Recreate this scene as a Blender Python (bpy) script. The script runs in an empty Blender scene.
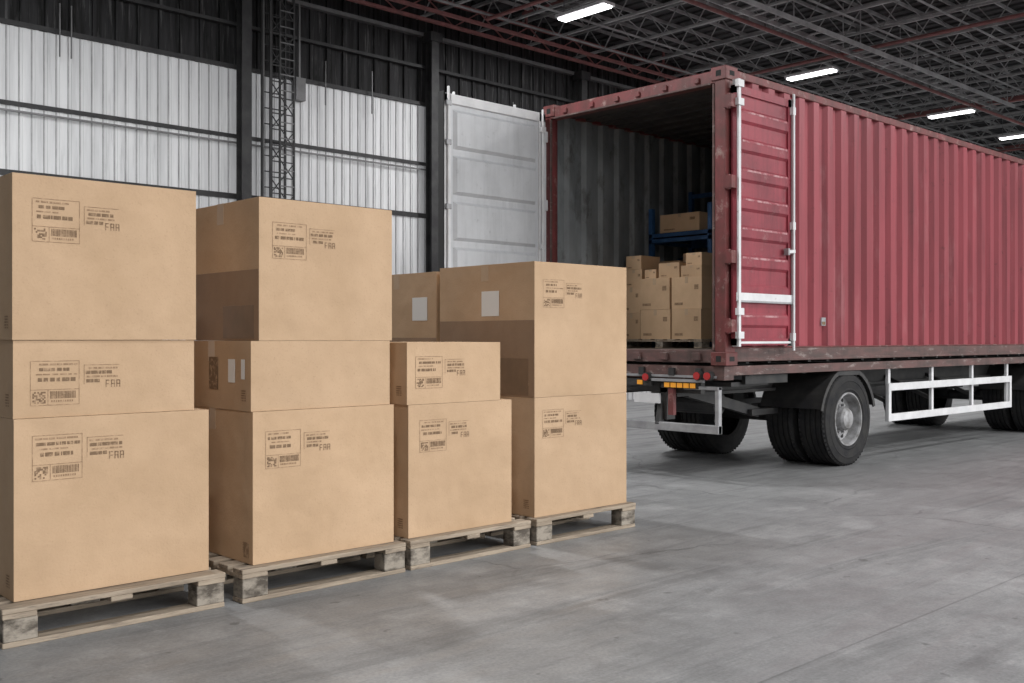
import bpy, math, random
from mathutils import Vector, Matrix
random.seed(7)
S = bpy.context.scene
S.view_settings.view_transform = 'Standard'

# ------------------------------------------------------------------ materials
def mat(name, col, rough=0.6, metal=0.0, col2=None, nscale=4.0, nmix=(0.35,0.65), bump=0.0,
        bscale=60.0, stretch=(1,1,1), emit=None, estr=0.0, col3=None, n3scale=1.0, n3=(0.6,0.7), spec=0.5, detail=6,
        grime=None, dents=0.0, vary=0.0):
    m = bpy.data.materials.new(name); m.use_nodes = True
    nt = m.node_tree; N = nt.nodes; L = nt.links
    b = N['Principled BSDF']
    b.inputs['Roughness'].default_value = rough
    b.inputs['Metallic'].default_value = metal
    b.inputs['Specular IOR Level'].default_value = spec
    c = (*col, 1)
    b.inputs['Base Color'].default_value = c
    tc = N.new('ShaderNodeTexCoord'); mp = N.new('ShaderNodeMapping')
    mp.inputs['Scale'].default_value = stretch
    L.new(tc.outputs['Object'], mp.inputs['Vector'])
    vec = mp.outputs[0]
    oi = None
    if vary > 0:      # every object gets its own patch of the noise and its own tone
        oi = N.new('ShaderNodeObjectInfo')
        sc = N.new('ShaderNodeMath'); sc.operation='MULTIPLY'; sc.inputs[1].default_value=37.0
        L.new(oi.outputs['Random'], sc.inputs[0])
        ad = N.new('ShaderNodeVectorMath'); ad.operation='ADD'
        L.new(vec, ad.inputs[0]); L.new(sc.outputs[0], ad.inputs[1]); vec = ad.outputs[0]
    out = None
    def rng(s,a,b_,c_,d):
        mr=N.new('ShaderNodeMapRange')
        for i,v in enumerate((a,b_,c_,d)): mr.inputs[i+1].default_value=v
        L.new(s,mr.inputs[0]); return mr.outputs[0]
    if col2:
        n = N.new('ShaderNodeTexNoise'); n.inputs['Scale'].default_value = nscale; n.inputs['Detail'].default_value = detail
        n.inputs['Roughness'].default_value = 0.65
        L.new(vec, n.inputs['Vector'])
        mx = N.new('ShaderNodeMix'); mx.data_type = 'RGBA'
        mx.inputs[6].default_value = c; mx.inputs[7].default_value = (*col2, 1)
        L.new(rng(n.outputs[0],nmix[0],nmix[1],0,1), mx.inputs[0]); out = mx.outputs[2]
    if col3:
        n = N.new('ShaderNodeTexNoise'); n.inputs['Scale'].default_value = n3scale; n.inputs['Detail'].default_value = 8
        n.inputs['Roughness'].default_value = 0.7
        L.new(vec, n.inputs['Vector'])
        mx = N.new('ShaderNodeMix'); mx.data_type = 'RGBA'
        if out: L.new(out, mx.inputs[6])
        else: mx.inputs[6].default_value = c
        mx.inputs[7].default_value = (*col3, 1)
        L.new(rng(n.outputs[0],n3[0],n3[1],0,1), mx.inputs[0]); out = mx.outputs[2]
    def mul(a,f):
        k=N.new('ShaderNodeMix'); k.data_type='RGBA'; k.blend_type='MULTIPLY'; k.inputs[0].default_value=1
        L.new(a,k.inputs[6]); L.new(f,k.inputs[7]); return k.outputs[2]
    if grime:         # vertical dirt runs + blotches
        mg=N.new('ShaderNodeMapping'); mg.inputs['Scale'].default_value=(5,5,.35); L.new(tc.outputs['Object'],mg.inputs['Vector'])
        n=N.new('ShaderNodeTexNoise'); n.inputs['Scale'].default_value=1.6; n.inputs['Detail'].default_value=9; n.inputs['Roughness'].default_value=.7
        L.new(mg.outputs[0],n.inputs['Vector'])
        out=mul(out, rng(n.outputs[0],.48,.72,1,grime))
        n=N.new('ShaderNodeTexNoise'); n.inputs['Scale'].default_value=11; n.inputs['Detail'].default_value=9; n.inputs['Roughness'].default_value=.75
        L.new(tc.outputs['Object'],n.inputs['Vector'])
        out=mul(out, rng(n.outputs[0],.60,.70,1,grime*.9))
    if vary>0: out=mul(out, rng(oi.outputs['Random'],0,1,1-vary,1+vary*.6))
    if out: L.new(out, b.inputs['Base Color'])
    nrm=None
    if dents>0:
        n=N.new('ShaderNodeTexNoise'); n.inputs['Scale'].default_value=2.6; n.inputs['Detail'].default_value=2.5
        L.new(vec,n.inputs['Vector'])
        bp=N.new('ShaderNodeBump'); bp.inputs['Strength'].default_value=dents; bp.inputs['Distance'].default_value=.12
        L.new(n.outputs[0],bp.inputs['Height']); nrm=bp.outputs[0]
    if bump > 0:
        n = N.new('ShaderNodeTexNoise'); n.inputs['Scale'].default_value = bscale; n.inputs['Detail'].default_value = 4
        L.new(vec, n.inputs['Vector'])
        bp = N.new('ShaderNodeBump'); bp.inputs['Strength'].default_value = bump; bp.inputs['Distance'].default_value = 0.01
        L.new(n.outputs[0], bp.inputs['Height'])
        if nrm: L.new(nrm,bp.inputs['Normal'])
        nrm=bp.outputs[0]
    if nrm: L.new(nrm, b.inputs['Normal'])
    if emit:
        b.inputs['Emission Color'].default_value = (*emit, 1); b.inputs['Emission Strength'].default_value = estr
    return m

M = {}
M['card']  = mat('cardboard', (.535,.372,.24), .82, col2=(.465,.318,.198), nscale=1.8, bump=.14, bscale=90, col3=(.40,.27,.165), n3scale=95, n3=(.57,.74), spec=.2, dents=.35, vary=.05)
M['cardlt']= mat('cardboard_lit_cargo', (.62,.43,.27), .8, col2=(.54,.37,.23), nscale=4, bump=.12, bscale=90, spec=.2, vary=.08)  # paler cardboard: light on the cargo is put into its base colour
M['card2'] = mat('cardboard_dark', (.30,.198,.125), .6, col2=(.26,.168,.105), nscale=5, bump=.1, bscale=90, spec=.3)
M['card3'] = mat('cardboard_darker', (.22,.142,.088), .45, col2=(.18,.118,.072), nscale=7, spec=.4)
M['cardedge'] = mat('cardboard_seam', (.24,.15,.09), .9)
M['tape']  = mat('packing_tape', (.50,.36,.235), .3, col2=(.45,.32,.205), nscale=8, spec=.5)
M['ink']   = mat('label_ink', (.27,.178,.110), .8, col2=(.47,.325,.208), nscale=34, nmix=(.46,.64), spec=.1)
M['inkdk'] = mat('label_ink_bold', (.185,.122,.076), .8, col2=(.43,.296,.188), nscale=40, nmix=(.49,.68), spec=.1)
M['paper'] = mat('paper_label', (.72,.71,.69), .6)
M['wood']  = mat('pallet_wood', (.42,.345,.265), .85, col2=(.26,.21,.16), nscale=5, stretch=(.6,6,6), bump=.3, bscale=20, col3=(.12,.10,.085), n3scale=6, n3=(.54,.68), spec=.2, vary=.08)
M['wooddk']= mat('pallet_block_wood', (.34,.30,.25), .9, col2=(.10,.085,.07), nscale=8, nmix=(.42,.6), stretch=(1,1,2), bump=.4, bscale=25, spec=.2, vary=.08)
M['red']   = mat('container_red_paint', (.325,.058,.074), .40, col2=(.240,.044,.055), nscale=1.6, stretch=(1,1,.25), col3=(.38,.15,.16), n3scale=3.0, n3=(.56,.78), bump=.08, bscale=6, grime=.66)
M['reddoor']=mat('container_door_paint', (.30,.042,.060), .42, col2=(.19,.028,.040), nscale=2.5, col3=(.38,.17,.175), n3scale=5, n3=(.58,.8), grime=.6)
M['redframe']=mat('container_frame_paint', (.20,.042,.044), .5, col2=(.11,.037,.032), nscale=5, col3=(.34,.23,.21), n3scale=8, n3=(.57,.73), grime=.6)
M['rust']  = mat('rusty_rail', (.14,.070,.064), .65, col2=(.075,.05,.045), nscale=5, stretch=(.5,1,2), col3=(.32,.27,.25), n3scale=9, n3=(.56,.72), grime=.6)
M['white'] = mat('white_paint_steel', (.72,.72,.73), .45, col2=(.60,.60,.61), nscale=5, col3=(.33,.30,.28), n3scale=14, n3=(.64,.74))
M['door_in']=mat('door_inner_panel', (.62,.63,.65), .5, col2=(.53,.54,.56), nscale=2.2, col3=(.38,.38,.39), n3scale=9, n3=(.64,.76), grime=.82)
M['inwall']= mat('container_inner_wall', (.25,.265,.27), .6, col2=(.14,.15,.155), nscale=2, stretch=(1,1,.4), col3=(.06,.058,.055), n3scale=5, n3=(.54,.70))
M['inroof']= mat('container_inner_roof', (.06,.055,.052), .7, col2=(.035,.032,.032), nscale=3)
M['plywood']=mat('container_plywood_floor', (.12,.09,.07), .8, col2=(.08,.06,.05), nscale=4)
M['black'] = mat('chassis_black', (.020,.020,.022), .55, col2=(.045,.043,.041), nscale=6)
M['steel'] = mat('galvanised_steel', (.40,.40,.41), .45, .3, col2=(.27,.27,.28), nscale=7)
M['tire']  = mat('tyre_rubber', (.014,.014,.016), .8, col2=(.028,.027,.026), nscale=8, bump=.2, bscale=40, spec=.3)
M['rim']   = mat('wheel_rim_paint', (.36,.36,.37), .5, .1, col2=(.15,.145,.14), nscale=9)
M['rimdk'] = mat('wheel_hole_dark', (.02,.02,.02), .9)
M['orange']= mat('orange_reflector', (.80,.33,.03), .3, emit=(1,.45,.05), estr=.12)  # faint glow added so the reflectors look bright
M['redlens']=mat('red_lamp_lens', (.42,.03,.03), .25)
M['blue']  = mat('blue_rack_paint', (.040,.12,.28), .45, col2=(.02,.06,.15), nscale=6)
M['wallw'] = mat('white_cladding', (.62,.625,.63), .55, col2=(.47,.475,.48), nscale=1.4, nmix=(.38,.62), stretch=(4,1,.30), col3=(.32,.325,.33), n3scale=2.4, n3=(.56,.76), emit=(.95,.97,1), estr=.10)  # faint glow painted in for daylight coming through the panels
M['rib']   = mat('cladding_seam', (.30,.30,.305), .6, col2=(.50,.50,.51), nscale=2)
M['walldk']= mat('dark_cladding', (.040,.040,.042), .8, col2=(.012,.012,.012), nscale=2.2, stretch=(5,1,.3), col3=(.15,.15,.15), n3scale=3.0, n3=(.55,.74), spec=.2)
M['rail']  = mat('dark_steel', (.026,.026,.028), .6, col2=(.05,.05,.05), nscale=4, spec=.3)
M['pipegrey']=mat('grey_steel', (.17,.17,.175), .5, col2=(.11,.11,.11), nscale=4)
M['truss'] = mat('truss_steel', (.42,.42,.425), .5, .0, col2=(.20,.20,.20), nscale=2)
M['deck']  = mat('roof_deck', (.105,.105,.108), .8, col2=(.05,.05,.051), nscale=.6, col3=(.20,.20,.20), n3scale=2, n3=(.55,.8), spec=.2)
M['redpipe']=mat('red_primer_steel', (.30,.115,.11), .55, col2=(.18,.08,.075), nscale=5)
M['lamp']  = mat('lamp_diffuser', (1,1,1), .5, emit=(1,1,1), estr=6)
M['plaster']=mat('painted_wall', (.42,.42,.43), .8, col2=(.34,.34,.35), nscale=1)

def floor_mat():
    m = mat('concrete_floor', (.275,.277,.28), .5, col2=(.205,.207,.21), nscale=.5, nmix=(.38,.62),
            col3=(.35,.352,.355), n3scale=1.5, n3=(.52,.74), bump=.25, bscale=14, detail=12, spec=.5)
    nt = m.node_tree; N = nt.nodes; L = nt.links
    b = N['Principled BSDF']
    src = b.inputs['Base Color'].links[0].from_socket
    tc = N.new('ShaderNodeTexCoord')
    def noise(sc,det,ro,vec,dist=0):
        n=N.new('ShaderNodeTexNoise'); n.inputs['Scale'].default_value=sc; n.inputs['Detail'].default_value=det; n.inputs['Roughness'].default_value=ro; n.inputs['Distortion'].default_value=dist
        L.new(vec,n.inputs['Vector']); return n.outputs[0]
    def rng(s,a,b_,c,d):
        mr=N.new('ShaderNodeMapRange'); 
        for i,v in enumerate((a,b_,c,d)): mr.inputs[i+1].default_value=v
        L.new(s,mr.inputs[0]); return mr.outputs[0]
    def mul(a,f):
        k=N.new('ShaderNodeMix'); k.data_type='RGBA'; k.blend_type='MULTIPLY'; k.inputs[0].default_value=1
        L.new(a,k.inputs[6]); L.new(f,k.inputs[7]); return k.outputs[2]
    def mapped(rot,scale):
        mp=N.new('ShaderNodeMapping'); mp.inputs['Rotation'].default_value=(0,0,rot); mp.inputs['Scale'].default_value=scale
        L.new(tc.outputs['Object'],mp.inputs['Vector']); return mp.outputs[0]
    o=tc.outputs['Object']
    c=mul(src, rng(noise(60,8,.7,o),.3,.7,.78,1.20))
    c=mul(c, rng(noise(5,10,.72,o,.4),.35,.65,.86,1.10))
    st=noise(1.3,10,.7,mapped(.15,(.35,3.0,1)),.6)
    c=mul(c, rng(st,.52,.74,1,.58))
    # dark tyre tracks running with the truck
    tr=noise(1.0,6,.6,mapped(-.06,(.07,3.4,1)),.15)
    tg=noise(.5,4,.6,o)
    k=N.new('ShaderNodeMath'); k.operation='MULTIPLY'
    L.new(rng(tr,.56,.66,0,1),k.inputs[0]); L.new(rng(tg,.42,.58,0,1),k.inputs[1])
    c=mul(c, rng(k.outputs[0],0,1,1,.68))
    c=mul(c, rng(noise(1.7,9,.75,mapped(1.1,(.8,5,1)),1.0),.60,.74,1,1.3))
    c=mul(c, rng(noise(2.6,8,.7,mapped(.4,(.5,4,1)),.8),.66,.72,1,1.28))
    c=mul(c, rng(noise(9,3,.5,o),.69,.73,1,.65))
    vo=N.new('ShaderNodeTexVoronoi'); vo.feature='DISTANCE_TO_EDGE'; vo.inputs['Scale'].default_value=.42
    wn=N.new('ShaderNodeTexNoise'); wn.inputs['Scale'].default_value=2.5; wn.inputs['Detail'].default_value=6; L.new(o,wn.inputs['Vector'])
    wm=N.new('ShaderNodeMix'); wm.data_type='RGBA'; wm.blend_type='ADD'; wm.inputs[0].default_value=.35; L.new(o,wm.inputs[6]); L.new(wn.outputs[1],wm.inputs[7])
    L.new(wm.outputs[2],vo.inputs['Vector'])
    crack=rng(vo.outputs['Distance'],.0015,.006,.0,1.0)
    gate=rng(noise(.45,3,.5,o),.50,.54,1.0,0.0)
    mx=N.new('ShaderNodeMath'); mx.operation='MAXIMUM'; L.new(crack,mx.inputs[0]); L.new(gate,mx.inputs[1])
    c=mul(c, rng(mx.outputs[0],0,1,.66,1))
    br = N.new('ShaderNodeTexBrick'); br.offset=0; br.inputs['Scale'].default_value=1
    mpb=N.new('ShaderNodeMapping'); mpb.inputs['Location'].default_value=(1.2,1.83,0); L.new(o,mpb.inputs['Vector'])
    br.inputs['Brick Width'].default_value=9.0; br.inputs['Row Height'].default_value=4.0; br.inputs['Mortar Size'].default_value=.006
    br.inputs['Color1'].default_value=(1,1,1,1); br.inputs['Color2'].default_value=(1,1,1,1); br.inputs['Mortar'].default_value=(.72,.72,.72,1)
    L.new(mpb.outputs[0], br.inputs['Vector'])
    c=mul(c,br.outputs[0])
    L.new(c, b.inputs['Base Color'])
    L.new(rng(st,.35,.65,.38,.62), b.inputs['Roughness'])
    return m
M['floor'] = floor_mat()

# ------------------------------------------------------------------ mesh builder
class MB:
    def __init__(s): s.v=[]; s.f=[]; s.m=[]; s.mats=[]
    def mi(s,k):
        if k not in s.mats: s.mats.append(k)
        return s.mats.index(k)
    def face(s,pts,k):
        b=len(s.v); s.v+= [tuple(p) for p in pts]; s.f.append(tuple(range(b,b+len(pts)))); s.m.append(s.mi(k))
    def box(s,x0,x1,y0,y1,z0,z1,k):
        b=len(s.v); s.v += [(x,y,z) for z in (z0,z1) for y in (y0,y1) for x in (x0,x1)]
        for q in ((0,2,3,1),(4,5,7,6),(0,1,5,4),(2,6,7,3),(0,4,6,2),(1,3,7,5)):
            s.f.append(tuple(b+i for i in q)); s.m.append(s.mi(k))
    def beam(s,p,q,w,h,k):
        p=Vector(p);q=Vector(q);d=(q-p).normalized()
        up=Vector((0,0,1)) if abs(d.z)<.95 else Vector((1,0,0))
        a=d.cross(up).normalized(); c=a.cross(d).normalized()
        b=len(s.v)
        for e in (p,q):
            for (i,j) in ((-1,-1),(1,-1),(1,1),(-1,1)):
                s.v.append(tuple(e+a*i*w/2+c*j*h/2))
        for t in ((3,2,1,0),(4,5,6,7),(0,1,5,4),(1,2,6,5),(2,3,7,6),(3,0,4,7)):
            s.f.append(tuple(b+i for i in t)); s.m.append(s.mi(k))
    def cyl(s,p,q,r,k,n=16,r2=None):
        p=Vector(p);q=Vector(q);d=(q-p).normalized()
        up=Vector((0,0,1)) if abs(d.z)<.95 else Vector((1,0,0))
        a=d.cross(up).normalized(); c=a.cross(d).normalized(); r2=r if r2 is None else r2
        b=len(s.v)
        for e,rr in ((p,r),(q,r2)):
            for i in range(n):
                t=2*math.pi*i/n; s.v.append(tuple(e+a*math.cos(t)*rr+c*math.sin(t)*rr))
        mi=s.mi(k)
        for i in range(n):
            j=(i+1)%n; s.f.append((b+i,b+j,b+n+j,b+n+i)); s.m.append(mi)
        s.f.append(tuple(b+i for i in reversed(range(n)))); s.m.append(mi)
        s.f.append(tuple(b+n+i for i in range(n))); s.m.append(mi)
    def lathe_y(s,prof,c,n,flip=1):
        b=len(s.v); m=len(prof)
        for (r,y,k) in prof:
            for i in range(n):
                t=2*math.pi*i/n; s.v.append((c[0]+r*math.cos(t), c[1]+flip*y, c[2]+r*math.sin(t)))
        for a in range(m-1):
            for i in range(n):
                j=(i+1)%n; s.f.append((b+a*n+i,b+a*n+j,b+(a+1)*n+j,b+(a+1)*n+i)); s.m.append(s.mi(prof[a+1][2]))
    def obj(s,name,parent=None,loc=(0,0,0),rotz=0,bevel=0,smooth=False,segs=2):
        me=bpy.data.meshes.new(name); me.from_pydata(s.v,[],s.f)
        for k in s.mats: me.materials.append(M[k])
        me.polygons.foreach_set('material_index',s.m)
        if smooth: me.polygons.foreach_set('use_smooth',[True]*len(s.f))
        me.update()
        o=bpy.data.objects.new(name,me); S.collection.objects.link(o)
        o.location=loc; o.rotation_euler=(0,0,rotz)
        if parent: o.parent=parent
        if bevel>0:
            bm=o.modifiers.new('bevel','BEVEL'); bm.width=bevel; bm.segments=segs; bm.limit_method='ANGLE'; bm.angle_limit=math.radians(40)
        return o
def empty(name,loc=(0,0,0)):
    o=bpy.data.objects.new(name,None); S.collection.objects.link(o); o.location=loc; return o

# ------------------------------------------------------------------ room
mb=MB(); mb.box(-12,36,-14,14.3,-.2,0,'floor'); mb.obj('floor')
WY=14.0
mb=MB()
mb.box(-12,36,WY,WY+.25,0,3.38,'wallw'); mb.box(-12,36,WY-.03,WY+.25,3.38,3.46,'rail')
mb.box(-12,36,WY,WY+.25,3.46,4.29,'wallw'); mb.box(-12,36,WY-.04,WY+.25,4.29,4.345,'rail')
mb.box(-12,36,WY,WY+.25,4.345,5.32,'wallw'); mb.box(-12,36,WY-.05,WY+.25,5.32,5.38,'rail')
mb.box(-12,36,WY+.02,WY+.25,5.38,7.4,'walldk')
x=-12; i=0
while x<36:
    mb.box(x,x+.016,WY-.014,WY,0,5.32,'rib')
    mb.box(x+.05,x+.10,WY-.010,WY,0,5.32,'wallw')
    if i%2==0: mb.box(x+.02,x+.07,WY-.02,WY+.02,5.38,7.4,'walldk')
    x+=.155; i+=1
mb.box(-12,36,WY-.08,WY-.05,4.20,4.225,'pipegrey')
mb.box(-12,36,WY-.10,WY-.02,5.95,6.0,'rail')
mb.box(-12,36,WY-.12,WY-.02,6.5,6.56,'pipegrey')
for xx in (3.2,4.9,5.05,9.0,9.9,13.1):
    mb.box(xx,xx+.014,WY-.13,WY-.11,5.0,5.7,'pipegrey')
mb.box(8.45,8.62,WY-.16,WY-.02,5.0,5.35,'pipegrey'); mb.box(8.52,8.55,WY-.12,WY-.09,5.35,6.5,'pipegrey')
mb.obj('wall_back')
mb=MB(); mb.box(36,36.25,-14,14.3,0,7.4,'plaster')
y=-14
while y<14: mb.box(35.96,36,y,y+.05,0,5.3,'wallw'); y+=.3
mb.box(35.9,36,-14,14,5.3,5.42,'rail')
mb.obj('wall_right')
mb=MB(); mb.box(-12.25,-12,-14,14.3,0,7.4,'plaster'); mb.obj('wall_left_unseen')  # unseen wall, added so world light enters only from the open front
mb=MB(); mb.box(-12.2,36.2,-5,14.3,7.4,7.55,'deck')
x=-12
while x<36: mb.box(x,x+.09,-5,14,7.36,7.4,'deck'); x+=.3
mb.obj('ceiling')

def column(x):
    mb=MB()
    mb.box(x-.08,x+.08,13.72,13.74,0,6.55,'rail'); mb.box(x-.08,x+.08,13.87,13.89,0,6.55,'rail')
    mb.box(x-.012,x+.012,13.74,13.87,0,6.55,'rail')
    mb.box(x-.15,x+.15,13.66,13.95,0,.03,'rail'); mb.box(x-.13,x+.13,13.68,13.93,6.4,6.55,'rail')
    mb.obj('steel_column')
for x in (3.6,7.54,11.12,14.9,18.7,22.5,26.3,30.1,33.8,-.2,-4): column(x)
mb=MB()
for xx in (7.86,8.02,8.26):
    for yy in (13.60,13.85): mb.box(xx-.014,xx+.014,yy-.014,yy+.014,0,6.5,'rail')
z=.1
i=0
while z<6.2:
    mb.box(7.86,8.26,13.59,13.605,z,z+.016,'rail'); mb.box(7.86,8.26,13.84,13.856,z+.12,z+.136,'rail')
    mb.box(8.02,8.26,13.585,13.60,z+.12,z+.136,'pipegrey')
    if i%2==0: mb.beam((7.86,13.6,z),(8.26,13.6,z+.48),.014,.014,'rail')
    else: mb.beam((8.26,13.6,z),(7.86,13.6,z+.48),.014,.014,'rail')
    z+=.24; i+=1
mb.box(7.80,7.82,13.7,13.72,0,6.5,'pipegrey')
mb.obj('ladder_mast')
mb=MB()
X=-3.0; k=0
while X<35.5:
    mb.box(X-.028,X+.028,-5,13.9,7.22,7.27,'truss'); mb.box(X-.022,X+.022,-5,13.9,6.76,6.80,'truss')
    y=-5; u=0
    while y<13.6:
        a,b=(6.78,7.25) if u%2==0 else (7.25,6.78)
        mb.beam((X,y,a),(X,y+.36,b),.016,.016,'truss'); y+=.36; u+=1
    X+=1.26
mb.obj('roof_joists')
mb=MB()
y=-4.6
while y<13.9:
    mb.box(-11.9,35.9,y-.015,y+.015,7.28,7.34,'truss'); y+=.6
for y in (2.5,4.2,6.0,7.5,8.7,10.1,11.9,12.8):
    mb.box(-11.9,35.9,y-.012,y+.012,6.72,6.75,'truss')
X=-3.0
while X<34:
    for y in (6.0,8.7,11.9):
        mb.beam((X,y,6.8),(X+1.26,y,7.22),.012,.012,'truss'); mb.beam((X,y,7.22),(X+1.26,y,6.8),.012,.012,'truss')
    X+=1.26
for q in (9.0,9.35): mb.beam((12.5,q,6.5),(24,q,6.5),.03,.08,'truss')
x=12.5
while x<24:
    mb.beam((x,9,6.48),(x,9.35,6.48),.03,.02,'truss'); x+=.4
x=12.6
while x<24:
    mb.box(x,x+.015,9.0,9.015,6.5,7.34,'truss'); mb.box(x,x+.015,9.335,9.35,6.5,7.34,'truss'); x+=2.2
mb.obj('roof_purlins')
mb=MB()
for y,zb in ((13.45,6.60),(13.05,6.62)):
    mb.box(-11.9,35.85,y-.03,y+.03,zb,zb+.05,'redpipe')
mb.box(-11.9,35.85,13.42,13.48,6.98,7.04,'redpipe')
x=-11.5
while x<35: mb.beam((x,13.45,6.63),(x+.6,13.45,7.0),.02,.02,'redpipe'); mb.beam((x+.6,13.45,7.0),(x+1.2,13.45,6.63),.02,.02,'redpipe'); x+=1.2
for xx in range(-11,35,4): mb.box(xx,xx+.04,13.42,13.46,7.04,7.34,'redpipe')
mb.obj('roof_girder')
mb=MB()
mb.cyl((-11.9,9.8,6.6),(35.85,9.8,6.6),.035,'redpipe',10)
for xx in (11.5,17.8,24.1,30.4):
    mb.cyl((xx,-5,6.66),(xx,12.8,6.66),.032,'redpipe',10)
    mb.box(xx+.8,xx+.84,-5,12.8,6.86,6.94,'redpipe')
x=-10
while x<35:
    mb.box(x-.01,x+.01,9.79,9.81,6.6,7.3,'pipegrey'); x+=3.15
mb.obj('sprinkler_pipes')
def lamp(x,y):
    mb=MB()
    mb.box(x-.14,x+.14,y-.52,y+.52,6.50,6.55,'white')
    mb.box(x-.09,x+.09,y-.50,y+.50,6.47,6.50,'lamp')
    for d in (-.45,.45): mb.cyl((x,y+d,6.55),(x,y+d,7.3),.008,'pipegrey',6)
    mb.obj('ceiling_light')
for x,y in ((12.05,11.1),(18.15,10.65),(23.7,10.3),(27.6,10.2),(33,10.2),(4.6,7.8),(2.6,9.6)): lamp(x,y)  # last two are added out of view to light box sides and cargo
for x in (0,6,12.2,18.2,23.6): lamp(x,1.0)

# ------------------------------------------------------------------ pallets
def pallet(x0,x1,y0,y1,z0=0,h=.165,name='wooden_pallet'):
    mb=MB(); w=x1-x0; d=y1-y0; t=h*.14
    r=random.Random(int(x0*100+y0*37))
    for yy in (0,d/2-.05,d-.10):
        mb.box(r.uniform(-.003,.004),w-r.uniform(0,.006),yy,yy+.10,0,t,'wood')
    bz0,bz1=t,h-2*t
    bw=.14
    for yy in (0.004,d/2-.05,d-.10):
        for i,xx in enumerate((0.004,w/2-bw/2,w-bw-.004)):
            if i==1 and yy<.01: continue
            mb.box(xx,xx+bw,yy,yy+.096,bz0,bz1,'wooddk')
    for xx in (0,w/2-.05,w-.14):
        mb.box(xx,xx+(.14 if xx!=w/2-.05 else .10),0,d,bz1,bz1+t,'wood')
    n=7; bw2=.095*d/.94; gap=(d-n*bw2)/(n-1)
    for i in range(n):
        yy=i*(bw2+gap)
        mb.box(-r.uniform(0,.004),w+r.uniform(0,.004),yy,yy+bw2,h-t,h,'wood')
    mb.obj(name,loc=(x0,y0,z0),bevel=.003,segs=1)
P=.165
pallet(1.38,2.39,4.56,5.52); pallet(2.47,3.47,4.54,5.50); pallet(3.51,4.45,4.55,5.50); pallet(4.50,5.46,4.55,5.50)
pallet(4.50,5.46,5.58,6.52)

# ------------------------------------------------------------------ boxes
def stamp(mb,ox,oz,s,w,seed,yf):
    """printed shipping marks, origin = top-left, drawn on the -Y face"""
    r=random.Random(seed); e=.0016
    def q(x0,x1,z0,z1,k='ink'):
        x0=ox+x0*s;x1=ox+x1*s;a=oz-z1*s;b=oz-z0*s
        mb.face(((x0,yf-e,a),(x1,yf-e,a),(x1,yf-e,b),(x0,yf-e,b)),k)
    t=.0026
    q(0,.215,0,t);q(0,.215,.2-t,.2);q(0,t,t,.2-t);q(.215-t,.215,t,.2-t)
    q(0,.215,.128,.128+t); q(.075,.075+t,.128+t,.2-t)
    z=.012
    for row in range(4):
        hh=[.008,.014,.006,.017][row]; x=.01+r.uniform(0,.03)
        end=r.uniform(.12,.2)
        while x<end:
            l=r.uniform(.004,.035); q(x,min(x+l,.205),z,z+hh,'inkdk' if hh>.01 else 'ink'); x+=l+r.uniform(.002,.010)
        z+=hh+.012
    for i in range(8):
        for j in range(7):
            if r.random()<.55: q(.010+i*.007,.017+i*.007,.138+j*.0075,.1455+j*.0075,'inkdk')
    x=.086
    while x<.2:
        l=r.uniform(.0015,.0045); q(x,x+l,.137,.170,'inkdk'); x+=l+r.uniform(.0015,.004)
    x=.09
    while x<.19: q(x,x+.006,.177,.186); x+=.010
    q(.235,.40,.02,.02+t); q(.235,.235+t,.02,.11)
    z=.032
    for row in range(4):
        x=.243+r.uniform(0,.015)
        hh=.015 if row%2 else .008
        end=r.uniform(.30,.32) if row==3 else r.uniform(.34,.39)
        while x<end:
            l=r.uniform(.010,.038); q(x,min(x+l,.395 if row<3 else .325),z,z+hh,'inkdk' if row%2 else 'ink'); x+=l+r.uniform(.003,.007)
        z+=hh+.008
    bx=.335
    for d in range(3):
        q(bx,bx+.004,.092,.126,'inkdk'); q(bx,bx+.016,.092,.096,'inkdk'); q(bx+.003,bx+.016,.108,.112,'inkdk')
        if d: q(bx+.014,bx+.018,.094,.126,'inkdk')
        bx+=.025
seedc=[0]
def box(x0,x1,y0,y1,z0,z1,label=None,rot=0,patch=None,papers=()):
    mb=MB(); w=x1-x0; d=y1-y0; h=z1-z0
    mb.box(0,w,0,d,0,h,'card')
    e=.0012
    mb.box(.002,w-.002,d/2-.002,d/2+.002,h-.001,h+e*.8,'cardedge')
    mb.box(0,w,d/2-.036,d/2+.036,h,h+e,'tape')
    tl=min(.11,h*.3)
    mb.box(-e,0,d/2-.036,d/2+.036,h-tl,h+e,'tape'); mb.box(w,w+e,d/2-.036,d/2+.036,h-tl,h+e,'tape')
    for i in range(5):
        mb.face(((-e*1.2,.05,.05+i*.012),(-e*1.2,.05,.057+i*.012),(-e*1.2,.05+.05,.057+i*.012),(-e*1.2,.05+.05,.05+i*.012)),'ink')
    if label:
        seedc[0]+=1
        stamp(mb,label[0],h-label[1],label[2],w,seedc[0],0)
    if patch:  # darker lower band with a still darker rectangle on the left side
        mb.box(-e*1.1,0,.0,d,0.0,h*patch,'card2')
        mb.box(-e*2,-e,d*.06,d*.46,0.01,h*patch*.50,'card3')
    for (py,pz,pw,ph,k) in papers:
        mb.box(-e*2.6,-e,py,py+pw,pz,pz+ph,k)
    return mb.obj('cardboard_box',loc=(x0,y0,z0),rotz=rot,bevel=.004)
G=.0015
box(1.456,2.354,4.66,5.48,P+G,.95,label=(.075,.075,1))
box(1.456,2.283,4.67,5.46,.95+G,1.29,label=(.07,.09,.98))
box(1.450,2.288,4.66,5.46,1.29+G,2.01,label=(.08,.10,.95))
box(2.56,3.43,4.60,5.45,P+G,.93,label=(.07,.10,.95),papers=((.04,.03,.05,.07,'ink'),))
box(2.555,3.410,4.61,5.44,.93+G,1.285,papers=((.16,.14,.07,.12,'paper'),(.06,.16,.035,.10,'paper'),(.34,.10,.10,.17,'inkdk')))
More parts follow.
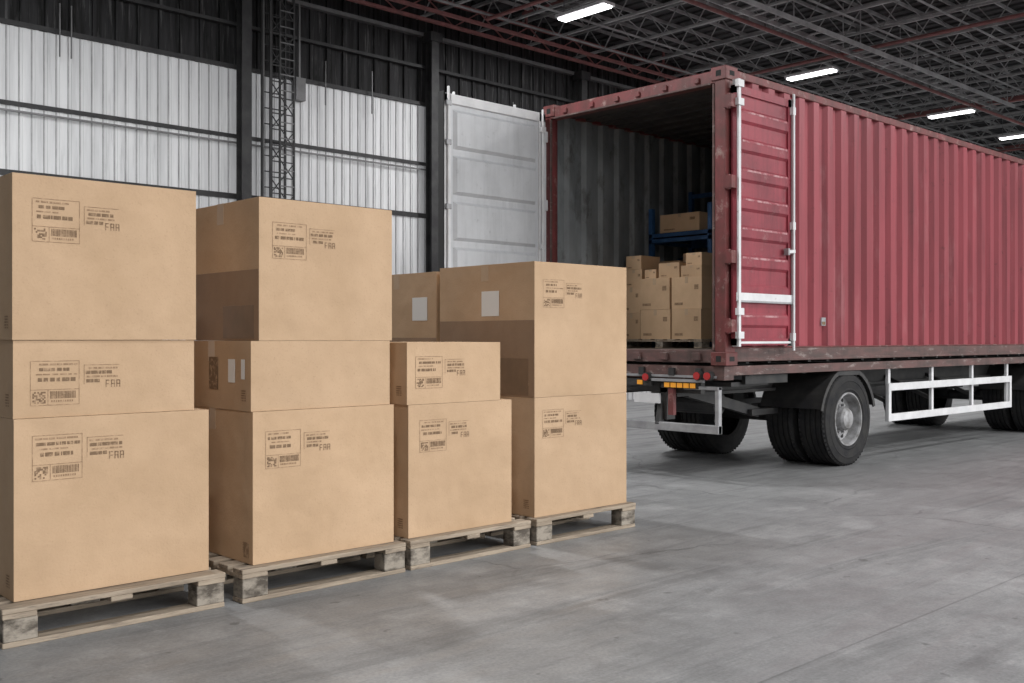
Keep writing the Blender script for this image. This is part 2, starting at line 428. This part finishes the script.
box(2.60,3.425,4.61,5.42,1.285+G,2.01,label=(.075,.12,.93),patch=.5)
box(3.54,4.34,4.61,5.42,P+G,.92,label=(.08,.09,.92))
box(3.53,4.245,4.61,5.40,.92+G,1.275,label=(.06,.08,.92))
box(4.53,5.42,4.60,5.50,P+G,.922,label=(.07,.08,.9))
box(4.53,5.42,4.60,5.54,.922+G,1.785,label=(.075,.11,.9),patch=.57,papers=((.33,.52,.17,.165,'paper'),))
box(4.53,5.42,5.60,6.46,P+G,.922)
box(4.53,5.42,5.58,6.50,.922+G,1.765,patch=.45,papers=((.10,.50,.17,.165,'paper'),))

# ------------------------------------------------------------------ container
CX0,CX1=7.45,19.6; CY0,CY1=5.20,7.42; CZ0,CZ1=1.07,3.66
C=empty('shipping_container',(CX0,CY0,CZ0))
def cobj(mb,name,**k):
    o=mb.obj(name,**k); o.parent=C; o.matrix_parent_inverse=Matrix.Translation((-CX0,-CY0,-CZ0)); return o
def corr(x0,x1,yo,yi,z0,z1,k,pitch=.262):
    mb=MB(); pts=[]; x=x0
    while x<x1:
        for dx,yy in ((0,yo),(.100,yo),(.135,yi),(.227,yi)):
            if x+dx<=x1: pts.append((x+dx,yy))
        x+=pitch
    pts.append((x1,yo))
    for a,b in zip(pts,pts[1:]):
        mb.face(((a[0],a[1],z0),(b[0],b[1],z0),(b[0],b[1],z1),(a[0],a[1],z1)),k)
    return mb
cobj(corr(CX0+.16,CX1-.16,CY0+.008,CY0+.055,CZ0+.14,CZ1-.07,'red'),'side_panel_near')
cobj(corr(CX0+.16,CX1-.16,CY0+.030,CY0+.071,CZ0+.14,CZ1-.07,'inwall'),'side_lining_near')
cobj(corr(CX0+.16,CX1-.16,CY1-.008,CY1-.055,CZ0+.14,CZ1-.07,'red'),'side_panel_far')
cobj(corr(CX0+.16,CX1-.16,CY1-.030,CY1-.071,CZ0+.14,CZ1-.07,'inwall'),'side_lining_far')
mb=MB()
mb.box(CX0+.1,CX1-.1,CY0+.0,CY0+.07,CZ1-.075,CZ1-.005,'redframe'); mb.box(CX0+.1,CX1-.1,CY1-.07,CY1,CZ1-.075,CZ1-.005,'redframe')
mb.box(CX0+.1,CX1-.1,CY0+.004,CY0+.06,CZ0+.02,CZ0+.15,'rust'); mb.box(CX0+.1,CX1-.1,CY1-.06,CY1-.004,CZ0+.02,CZ0+.15,'rust')
mb.box(CX0+.1,CX1-.1,CY0-.008,CY0+.05,CZ0+.02,CZ0+.045,'rust')
mb.box(CX0+.1,CX1-.1,CY0-.004,CY0+.05,CZ0+.14,CZ0+.155,'redframe')
mb.box(CX0,CX0+.15,CY0+.002,CY0+.115,CZ0+.1,CZ1-.1,'redframe')
mb.box(CX0,CX0+.10,CY1-.085,CY1-.002,CZ0+.1,CZ1-.1,'redframe')
mb.box(CX0-.012,CX0+.02,CY0+.115,CY0+.135,CZ0+.12,CZ1-.13,'rust'); mb.box(CX0-.012,CX0+.02,CY1-.10,CY1-.085,CZ0+.12,CZ1-.13,'rust')
mb.box(CX0-.010,CX0,CY1-.03,CY1-.005,CZ0+.2,CZ1-.2,'white')
mb.box(CX0,CX0+.12,CY0+.1,CY1-.08,CZ1-.125,CZ1-.012,'redframe')
mb.box(CX0-.01,CX0+.02,CY0+.16,CY1-.12,CZ1-.135,CZ1-.115,'rust')
mb.box(CX0,CX0+.14,CY0+.1,CY1-.08,CZ0+.01,CZ0+.125,'rust')
for i,yy in enumerate((.30,.66,.98,1.24,1.56,1.92)):
    mb.box(CX0-.035,CX0,CY0+yy-.04,CY0+yy+.04,CZ0+.03,CZ0+.10,'rust')
    mb.box(CX0-.020,CX0,CY0+yy-.025,CY0+yy+.025,CZ1-.10,CZ1-.05,'redframe')
for xx in (CX0-.012,CX1-.166):
    for yy in (CY0-.012,CY1-.150):
        for zz in (CZ0-.012,CZ1-.106):
            mb.box(xx,xx+.178,yy,yy+.162,zz,zz+.118,'redframe')
            mb.box(xx+.05,xx+.13,yy-.002,yy+.164,zz+.035,zz+.083,'rimdk')
            mb.box(xx-.002,xx+.18,yy+.05,yy+.11,zz+.03,zz+.088,'rimdk')
mb.box(CX1-.15,CX1,CY0+.002,CY0+.115,CZ0+.1,CZ1-.1,'redframe'); mb.box(CX1-.15,CX1,CY1-.115,CY1-.002,CZ0+.1,CZ1-.1,'redframe')
cobj(mb,'corner_post_frame',bevel=.006,segs=1)
mb=MB(); mb.box(CX1-.06,CX1-.01,CY0+.1,CY1-.1,CZ0,CZ1-.02,'red'); cobj(mb,'front_bulkhead')
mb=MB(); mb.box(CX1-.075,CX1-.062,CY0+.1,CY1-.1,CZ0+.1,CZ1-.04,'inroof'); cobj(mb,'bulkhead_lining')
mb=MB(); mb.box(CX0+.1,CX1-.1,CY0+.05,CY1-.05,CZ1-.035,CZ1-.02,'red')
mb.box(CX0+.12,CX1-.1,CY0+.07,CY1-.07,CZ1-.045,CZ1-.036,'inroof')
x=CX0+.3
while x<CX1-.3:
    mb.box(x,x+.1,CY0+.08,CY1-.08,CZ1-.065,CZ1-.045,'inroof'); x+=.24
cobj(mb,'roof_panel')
mb=MB(); mb.box(CX0+.13,CX1-.08,CY0+.06,CY1-.06,CZ0+.09,CZ0+.125,'plywood')
x=CX0+.4
while x<CX1-.3:
    mb.box(x,x+.05,CY0+.06,CY1-.06,CZ0,CZ0+.09,'black'); x+=.35
cobj(mb,'plywood_floor')

M['palepink']=mat('pale_pink_paint',(.46,.25,.26),.6,col2=(.28,.055,.07),nscale=9,nmix=(.42,.56))
def near_door():
    mb=MB(); x0=CX0+.05; x1=8.385; y1=CY0-.030; y0=CY0-.075; z0=1.235; z1=3.50
    mb.box(x0+.02,x1-.02,y0+.018,y1,z0+.02,z1-.02,'reddoor')
    for (a,b) in ((x0,x0+.075),(x1-.055,x1)): mb.box(a,b,y0,y1+.01,z0,z1,'reddoor')
    mb.box(x0,x1,y0,y1+.01,z1-.07,z1,'reddoor'); mb.box(x0,x1,y0,y1+.01,z0,z0+.06,'reddoor')
    n=8; zz=[z0+.12+i*(z1-z0-.22)/n for i in range(n+1)]
    for i in range(n):
        a,b=zz[i],zz[i+1]; h=b-a
        A,B=x0+.075,x1-.055
        yb=y0+.028; yf=y0+.000
        p=[(a+.02,yb),(a+.06,yf),(a+h*.55,yf),(a+h*.55+.04,yb)]
        for (q,r) in zip(p,p[1:]):
            mb.face(((A,q[1],q[0]),(B,q[1],q[0]),(B,r[1],r[0]),(A,r[1],r[0])),'reddoor')
        for X_ in (A,B):
            mb.face([(X_,q[1],q[0]) for q in p],'reddoor')
        if i!=1: mb.box(A+.02,B-.02,yf-.002,yf,a+h*.55-.012,a+h*.55+.006,'palepink')  # paler strip along the upper edge of the rib
    mb.box(x0+.008,x0+.040,y0-.022,y1,z0-.01,z1+.05,'white'); mb.box(x1-.004,x1+.014,y0-.012,y1,z0-.01,z1+.01,'white')
    mb.box(x0,x1,y0-.014,y0+.002,1.62,1.695,'white'); mb.box(x0,x1,y0-.020,y0-.01,1.612,1.628,'steel')
    mb.box(x0+.03,x1,y0-.008,y0+.002,z0+.015,z0+.035,'white')
    xr=x1-.005
    mb.cyl((xr,y0-.026,z0-.05),(xr,y0-.026,z1+.05),.013,'white',12)
    for zb in (z0+.04,2.3,z1-.14): mb.box(xr-.022,xr+.022,y0-.036,y0,zb,zb+.07,'white')
    for zb in (z0+.06,1.50,z1-.18,z1-.02): mb.box(x0-.015,x0+.070,y0-.035,y0,zb,zb+.06,'white')
    mb.beam((xr,y0-.04,2.10),(xr-.10,y0-.04,2.09),.012,.03,'white'); mb.box(xr-.12,xr-.09,y0-.045,y0,2.06,2.12,'steel')
    for zh in (1.35,1.95,2.6,3.3):
        mb.box(CX0-.02,x0+.0,y0-.0,CY0+.01,zh,zh+.11,'redframe')
        mb.cyl((CX0+.0,CY0-.03,zh-.01),(CX0+.0,CY0-.03,zh+.12),.018,'redframe',10)
    return mb
cobj(near_door(),'door_near')
def far_door():
    mb=MB(); x1=CX0-.045; x0=6.06; y0=CY1-.05; y1=CY1+.0; z0=1.19; z1=3.585
    mb.box(x0+.02,x1-.02,y0+.012,y1,z0+.02,z1-.02,'door_in')
    for (a,b) in ((x0,x0+.09),(x1-.09,x1)): mb.box(a,b,y0-.012,y1+.01,z0,z1,'white')
    mb.box(x0,x1,y0-.012,y1+.01,z1-.09,z1,'white'); mb.box(x0,x1,y0-.012,y1+.01,z0,z0+.1,'white')
    zz=z1-.14
    while zz>z0+.4:
        A,B=x0+.13,x1-.13
        a=zz-.37; b=zz
        yb=y0+.012; yf=y0-.022
        o=[(A,a),(B,a),(B,b),(A,b)]; i_=[(A+.03,a+.03),(B-.03,a+.03),(B-.03,b-.03),(A+.03,b-.03)]
        for k in range(4):
            j=(k+1)%4
            mb.face(((o[k][0],yb,o[k][1]),(o[j][0],yb,o[j][1]),(i_[j][0],yf,i_[j][1]),(i_[k][0],yf,i_[k][1])),'door_in')
        mb.face([(p[0],yf,p[1]) for p in i_],'door_in')
        zz-=.43
    mb.box(x0-.015,x0,y0-.03,y1,z0-.01,z1+.01,'rimdk')
    for xr in (x0+.2,x1-.35):
        mb.cyl((xr,y1+.03,z0-.05),(xr,y1+.03,z1+.05),.014,'white',10)
        mb.box(xr-.03,xr+.03,y1,y1+.045,z1-.12,z1-.06,'white')
    mb.cyl((x0+.045,y0-.03,z0-.03),(x0+.045,y0-.03,z1+.06),.013,'white',10)
    for zb in (z0+.1,1.9,2.5,3.1,z1-.12): mb.box(x0+.015,x0+.075,y0-.045,y0-.01,zb,zb+.05,'steel')
    mb.cyl((x1-.06,y0-.03,z0-.03),(x1-.06,y0-.03,z1+.03),.012,'white',10)
    for zb in (z0+.1,2.2,z1-.2): mb.box(x1-.09,x1-.03,y0-.045,y0-.01,zb,zb+.05,'white')
    for zh in (1.35,1.95,2.6,3.3):
        mb.box(x1-.03,CX0+.01,y0,y1+.01,zh,zh+.11,'white')
    return mb
cobj(far_door(),'door_far',bevel=.004,segs=1)
mb=MB(); mb.box(9.05,9.13,CY0-.0,CY0+.012,1.42,1.50,'steel'); mb.box(9.062,9.118,CY0-.002,CY0,1.43,1.46,'inkdk'); cobj(mb,'data_plate')

# ------------------------------------------------------------------ trailer
T=empty('truck_trailer',(CX0,CY0,0))
def tobj(mb,name,**k):
    o=mb.obj(name,**k); o.parent=T; o.matrix_parent_inverse=Matrix.Translation((-CX0,-CY0,0)); return o
mb=MB()
for yy in (5.86,6.66):
    mb.box(7.55,19.3,yy,yy+.02,.78,1.04,'black'); mb.box(7.55,19.3,yy-.06,yy+.08,1.02,1.05,'black'); mb.box(7.55,19.3,yy-.06,yy+.08,.76,.79,'black')
x=7.9
while x<19.3:
    mb.box(x,x+.07,5.26,7.36,.96,1.05,'black')
    x+=.9
mb.box(7.48,19.4,5.225,5.265,.97,1.052,'rust'); mb.box(7.48,19.4,7.355,7.395,.97,1.052,'black')
mb.box(7.46,7.60,5.22,7.40,.93,1.052,'rust')
mb.box(7.44,7.46,5.30,7.32,.945,.965,'steel')
for yy in (5.45,5.75,6.1,6.45,6.85,7.15): mb.box(7.43,7.46,yy,yy+.06,.96,1.03,'black')
for yy in (5.88,6.68): mb.box(7.50,7.62,yy,yy+.08,.55,.93,'black')
mb.box(7.50,7.56,5.5,7.1,.80,.92,'black')
mb.cyl((11.0,6.05,.72),(12.0,6.05,.72),.14,'black',20); mb.cyl((12.3,6.5,.72),(13.1,6.5,.72),.14,'black',20)
mb.box(7.75,8.35,5.35,5.80,.86,.90,'black'); mb.box(7.9,8.6,5.30,5.34,.88,.96,'black')
mb.beam((7.75,5.85,.80),(8.9,5.85,.55),.08,.1,'black'); mb.beam((8.7,5.8,.56),(10.2,5.8,.56),.08,.06,'black')
mb.box(8.8,10.2,6.6,6.68,.53,.6,'black')
mb.cyl((8.35,5.9,.66),(8.35,6.6,.66),.11,'black',18)
tobj(mb,'chassis_frame')
mb=MB()
mb.box(7.44,7.50,5.27,7.34,.455,.53,'steel')
mb.box(7.445,7.495,5.27,5.31,.455,.87,'steel'); mb.box(7.445,7.495,7.30,7.34,.455,.87,'steel')
mb.box(7.44,7.50,5.27,5.65,.84,.87,'steel')
for yy in (5.95,6.62): mb.beam((7.47,yy,.50),(7.58,yy,.95),.05,.07,'black')
tobj(mb,'underrun_bumper',bevel=.004,segs=1)
mb=MB()
mb.box(7.435,7.46,5.48,5.90,.845,.90,'rimdk')
for i in range(5): mb.box(7.428,7.437,5.51+i*.072,5.568+i*.072,.852,.895,'orange')
mb.box(7.42,7.45,5.42,6.05,.905,.93,'steel')
for (yy,zz) in ((5.36,.965),(5.47,.965),(6.05,.94),(7.22,.965),(7.1,.965)):
    mb.cyl((7.40,yy,zz),(7.46,yy,zz),.042,'black',18); mb.cyl((7.39,yy,zz),(7.41,yy,zz),.034,'redlens',18)
mb.box(7.42,7.45,6.0,6.35,.86,.92,'black'); mb.box(7.41,7.42,6.1,6.16,.87,.91,'orange')
mb.box(7.44,7.48,5.76,5.82,.60,.86,'redframe')
mb.box(7.44,7.46,5.92,6.22,.70,.79,'white')
tobj(mb,'tail_lamps')
mb=MB()
for zc in (.77,.44): mb.box(10.52,13.85,5.235,5.265,zc-.04,zc+.04,'white')
for xx in (10.55,11.6,12.7,13.78):
    mb.box(xx,xx+.05,5.265,5.30,.40,.97,'white')
mb.box(10.50,10.56,5.233,5.267,.40,.81,'white'); mb.box(13.80,13.86,5.233,5.267,.40,.81,'white')
for xx in (10.6,11.65,12.75): mb.beam((xx,5.29,.60),(xx,5.88,.85),.04,.04,'black')
tobj(mb,'side_guard',bevel=.003,segs=1)
def wheel(cx,y,name,outer=True,flip=1):
    mb=MB(); R=.475; c=(cx,y,R)
    prof=[(.262,.30,'tire'),(.30,.315,'tire'),(.40,.318,'tire'),(.452,.30,'tire'),(.469,.27,'tire')]
    yy=.262
    for g in range(4):
        prof+=[(R,yy,'tire'),(R,yy-.040,'tire'),(R-.014,yy-.044,'tire'),(R-.014,yy-.054,'tire')]; yy-=.058
    prof+=[(R,yy,'tire'),(.469,.022,'tire'),(.452,-.003,'tire'),(.40,-.015,'tire'),(.39,-.020,'tire'),(.38,-.015,'tire'),(.315,-.010,'tire'),(.30,-.016,'tire'),(.275,.0,'tire'),
           (.272,-.008,'rim'),(.258,-.008,'rim'),(.248,.010,'rim'),(.240,.05,'rim'),(.228,.10,'rim'),(.205,.115,'rim'),(.165,.100,'rim'),(.12,.098,'rim'),
           (.115,.02,'rim'),(.095,-.005,'rim'),(.06,-.012,'rim'),(.0,-.012,'rim')]
    mb.lathe_y(prof,c,72,flip)
    for i in range(60):
        t=2*math.pi*i/60
        for yy in (.014,.282):
            p=(cx+.458*math.cos(t),y+flip*yy,R+.458*math.sin(t)); q=(cx+.474*math.cos(t),y+flip*(yy+(.012 if yy<.1 else -.012)),R+.474*math.sin(t))
            mb.beam(p,q,.02,.026,'tire')
    for i in range(10):
        t=2*math.pi*i/10; a=(cx+.143*math.cos(t),y+flip*.10,R+.143*math.sin(t)); b=(a[0],y+flip*.065,a[2]); mb.cyl(a,b,.014,'steel',6)
    for i in range(8):
        t=2*math.pi*(i+.5)/8; a=(cx+.198*math.cos(t),y+flip*.125,R+.198*math.sin(t)); b=(a[0],y+flip*.106,a[2]); mb.cyl(a,b,.022,'rimdk',14)
    tobj(mb,name)
n=0
for cx in (9.64,15.05):
    for (y,fl) in ((5.24,1),(5.61,1),(7.38,-1),(7.01,-1)):
        n+=1; wheel(cx,y,'wheel_%d'%n,flip=fl)
    mb=MB(); mb.cyl((cx,5.4,.475),(cx,7.2,.475),.07,'black',16)
    mb.box(cx-.5,cx+.5,5.98,6.06,.56,.62,'black'); mb.box(cx-.5,cx+.5,6.58,6.66,.56,.62,'black')
    mb.box(cx-.1,cx+.1,5.96,6.08,.45,.78,'black'); mb.box(cx-.1,cx+.1,6.56,6.68,.45,.78,'black')
    tobj(mb,'axle')
    mb=MB()
    for (ya,yb) in ((5.235,5.93),(6.69,7.385)):
        ns=20; R0=.535
        pts=[]
        for i in range(ns+1):
            t=math.radians(14+152*i/ns); pts.append((cx+R0*math.cos(t)*1.02,min(.468+R0*math.sin(t),.958)))
        for a,b in zip(pts,pts[1:]):
            mb.beam((a[0],(ya+yb)/2,a[1]),(b[0],(ya+yb)/2,b[1]),yb-ya,.012,'black')
            mb.beam((a[0],ya,a[1]-.015),(b[0],ya,b[1]-.015),.014,.04,'black')
    tobj(mb,'mudguard')

# ------------------------------------------------------------------ cargo in the container
FZ=CZ0+.125
def cpallet(x0,x1,y0,y1): pallet(x0,x1,y0,y1,z0=FZ+.001,h=.09)
cpallet(8.47,8.92,6.20,7.30)
b0=FZ+.093
def sbox(x0,x1,y0,y1,z0,z1):
    mb=MB(); w,d,h=x1-x0,y1-y0,z1-z0
    mb.box(0,w,0,d,0,h,'cardlt'); e=.001
    mb.box(-e,0,d/2-.02,d/2+.02,h*.8,h,'tape'); mb.box(0,w,d/2-.02,d/2+.02,h,h+e,'tape')
    mb.box(-e*2,-e,d*.62,d*.9,h*.12,h*.2,'ink')
    mb.box(-e*2,-e,d*.1,d*.24,h*.6,h*.75,'ink')
    mb.obj('cardboard_box',loc=(x0,y0,z0),bevel=.003,segs=1)
sbox(8.50,8.90,6.23,6.60,b0,b0+.31); sbox(8.50,8.90,6.62,7.02,b0,b0+.31)
sbox(8.51,8.90,6.23,6.61,b0+.312,b0+.64); sbox(8.50,8.90,6.63,7.03,b0+.312,b0+.64)
sbox(8.53,8.90,7.05,7.30,b0,b0+.28); sbox(8.53,8.90,7.05,7.30,b0+.282,b0+.56)
sbox(8.56,8.88,7.05,7.28,b0+.562,b0+.75); sbox(8.56,8.88,7.06,7.27,b0+.752,b0+.90)
sbox(8.55,8.86,6.26,6.52,b0+.642,b0+.76); sbox(8.56,8.88,6.55,6.82,b0+.642,b0+.80); sbox(8.55,8.86,6.85,7.00,b0+.642,b0+.74)
sbox(8.58,8.86,6.28,6.48,b0+.762,b0+.89)
mb=MB(); rx0,rx1,ry0,ry1=8.97,9.75,6.44,7.29; rz=FZ+.002
for xx in (rx0,rx1-.05):
    for yy in (ry0,ry1-.05): mb.box(xx,xx+.05,yy,yy+.05,rz,3.0 if xx>9.2 else 2.74,'blue')
for zs in (1.5,1.95,2.40,2.46):
    mb.box(rx0,rx0+.04,ry0,ry1,zs-.045,zs-.005,'blue'); mb.box(rx1-.04,rx1,ry0,ry1,zs-.06,zs,'blue')
    for yy in (ry0,ry1-.04): mb.box(rx0,rx1,yy,yy+.04,zs-.05,zs-.01,'blue')
mb.box(rx1-.04,rx1,ry0,ry1,2.92,2.97,'blue')
for zs in (1.5,1.95,2.46): mb.box(rx0+.02,rx1-.02,ry0+.02,ry1-.02,zs-.012,zs,'rimdk')
z=rz+.1
while z<2.3:
    for yy in (ry0+.025,ry1-.025): mb.beam((rx0+.03,yy,z),(rx1-.03,yy,z+.3),.02,.02,'blue')
    z+=.35
mb.obj('storage_rack')
sbox(9.0,9.5,6.62,7.15,2.462,2.66); sbox(9.02,9.5,6.54,6.85,1.952,2.22); sbox(9.02,9.5,6.9,7.2,1.952,2.15)

# ------------------------------------------------------------------ light and camera
w=bpy.data.worlds.new('world'); S.world=w; w.use_nodes=True
bg=w.node_tree.nodes['Background']; bg.inputs[0].default_value=(.96,.98,1,1); bg.inputs[1].default_value=1.0
sd=bpy.data.lights.new('daylight_sun','SUN'); sd.energy=2.5; sd.angle=math.radians(45); sd.color=(1,.995,.985)
so=bpy.data.objects.new('daylight_sun',sd); S.collection.objects.link(so)
so.rotation_euler=Vector((-.36,1,-.38)).to_track_quat('-Z','Y').to_euler(); so.location=(0,-8,6)
for i,(x,y,e) in enumerate(((12.05,11.1,200),(18.15,10.65,200),(23.7,10.3,200),(30,10.2,150),(0,1,120),(6,1,150),(12.2,1,190),(18.2,1,160),(4.6,7.8,220),(2.6,9.6,200))):  # last two: added, out-of-view fill for box left sides and cargo
    ld=bpy.data.lights.new('ceiling_lamp_light','AREA'); ld.energy=e; ld.shape='RECTANGLE'; ld.size=.2; ld.size_y=1.0
    lo=bpy.data.objects.new('ceiling_lamp_light',ld); S.collection.objects.link(lo); lo.location=(x,y,6.46)

cd=bpy.data.cameras.new('camera'); cam=bpy.data.objects.new('camera',cd); S.collection.objects.link(cam)
cam.location=(0,0,1.3); cam.rotation_euler=(math.radians(90),0,math.radians(-43.3))
cd.sensor_width=36; cd.lens=36.0; cd.shift_y=-3.5/1024; cd.clip_end=200
S.camera=cam
